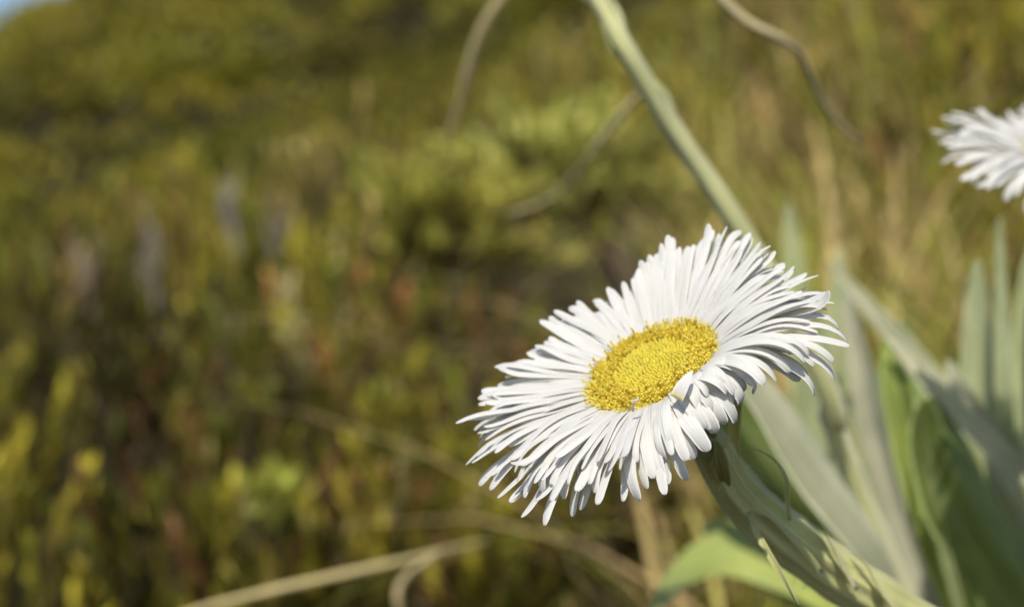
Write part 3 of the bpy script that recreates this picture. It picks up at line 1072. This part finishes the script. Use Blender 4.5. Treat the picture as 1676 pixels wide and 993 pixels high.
stem_bract([(1205, 770, .297), (1202, 725, .295), (1203, 685, .292), (1209, 650, .288), (1216, 618, .285)], 0.0024, (1.3, 1.25, 1.1), mat=M_STEM)
# white wool on the stem
lr = random.Random(3)
V, C = [], []
for k in range(600):
    i = lr.randint(0, 40)
    p = sl_[i]
    T = (sl_[i + 1] - sl_[i]).normalized()
    a = lr.random() * 6.283
    S = T.cross(Vector((.3, -1, .2))).normalized(); N = S.cross(T)
    o = S * math.cos(a) + N * math.sin(a)
    r = 0.0033 + 0.0013 * min(1, i / 89 * 3.5)
    b = p + T * lr.uniform(0, .002) + o * r * .97
    d = (T * lr.uniform(-1, 1) + o * lr.uniform(.15, .8) + S.cross(o) * .0 + o.cross(T) * lr.uniform(-.6, .6)).normalized()
    L = lr.uniform(.0008, .0022)
    sd = d.cross(o).normalized() * .00004
    m = b + d * L * .5
    e = m + (d - o * .5).normalized() * L * .5
    V += [b - sd, b + sd, m + sd, m - sd, m - sd, m + sd, e + sd * .4, e - sd * .4]
base = parent_loc(stem)
V = np.array([tuple(v) for v in V]) - np.array(tuple(base))
bulk('stem_wool', V, np.arange(len(V)).reshape(-1, 4), np.tile([[.8, .8, .72]], (len(V), 1)), M_WOOL, None, None, 'stuff', parent=stem)
mb = MB()
blade(mb, catmull([P(1108, 652, .262), P(1120, 628, .262), P(1133, 606, .263)], 12), lambda t: .0022 * (1 - t ** 2.5) + .0003, (-.5, -.8, .3), fold=0.2, thick=.0002, nx=6)
mb.build('petal', M_PETAL, flower)
# one curled white stigma thread at the front rim of the disc
mb = MB()
tube(mb, catmull([P(1036, 672, .266), P(1036, 660, .265), P(1040, 655, .2645), P(1046, 653, .2645)], 10), 0.00022, 6, tint=(1, 1, 1))
mb.build('curled_petal', M_PETAL, flower)

# second daisy at the right edge
cen2 = P(1780, 268, 0.385)
n2 = Vector((0.12, -0.34, 0.93)).normalized()
foot2 = base_at(0.225, 0.46)
fl2 = thing('white_daisy', foot2, 'second white daisy cut off by the right edge, softly out of focus', 'daisy', 'white alpine daisies')
T2L = [(0, 16), (180, 17.5), (200, 18), (230, 19), (270, 18), (360, 16)]
T2E0 = [(0, 10), (360, 10)]
T2E1 = [(0, -20), (90, -10), (160, -8), (190, -25), (230, -60), (270, -75), (330, -50), (360, -20)]
fr2 = daisy(fl2, cen2, n2, Vector((1, 0, -0.05)), 1.2, (T2L, T2E0, T2E1), 21, n_a=52, n_b=46, n_c=60, detail=False)
c1 = cen2 - n2 * 0.001
s2 = [P(1752, 345, .392), P(1716, 430, .395), P(1698, 560, .40), P(1704, 760, .41), P(1745, 1000, .42), foot2]
involucre(fl2, cen2, fr2, [c1, c1 - n2 * .007, s2[0]], 0.85, 8, n1=18)
mb = MB()
tube(mb, catmull(s2, 40), lambda t: .0028 + .0009 * t, 14, ridges=5, ridge_amp=.05)
mb.build('stem', M_STEM, fl2)

# third daisy, only its lowest petals dip into the top right corner
cen3 = P(1722, -70, 0.47)
n3 = Vector((0.15, -0.35, 0.92)).normalized()
foot3 = base_at(0.36, 0.60)
fl3 = thing('white_daisy', foot3, 'white petals of a blurred daisy touching the top right corner', 'daisy', 'white alpine daisies')
fr3 = daisy(fl3, cen3, n3, Vector((1, 0, 0)), 0.85, (T2L, T2E0, T2E1), 33, n_a=30, n_b=24, n_c=18, detail=False)
c1 = cen3 - n3 * 0.001
s3 = [P(1722, 30, .475), P(1735, 200, .49), P(1740, 500, .52), P(1730, 900, .57), foot3]
involucre(fl3, cen3, fr3, [c1, c1 - n3 * .007, s3[0]], 0.8, 9, n1=12)
mb = MB()
tube(mb, catmull(s3, 30), lambda t: .003 + .001 * t, 12, ridges=5, ridge_amp=.05)
mb.build('stem', M_STEM, fl3)
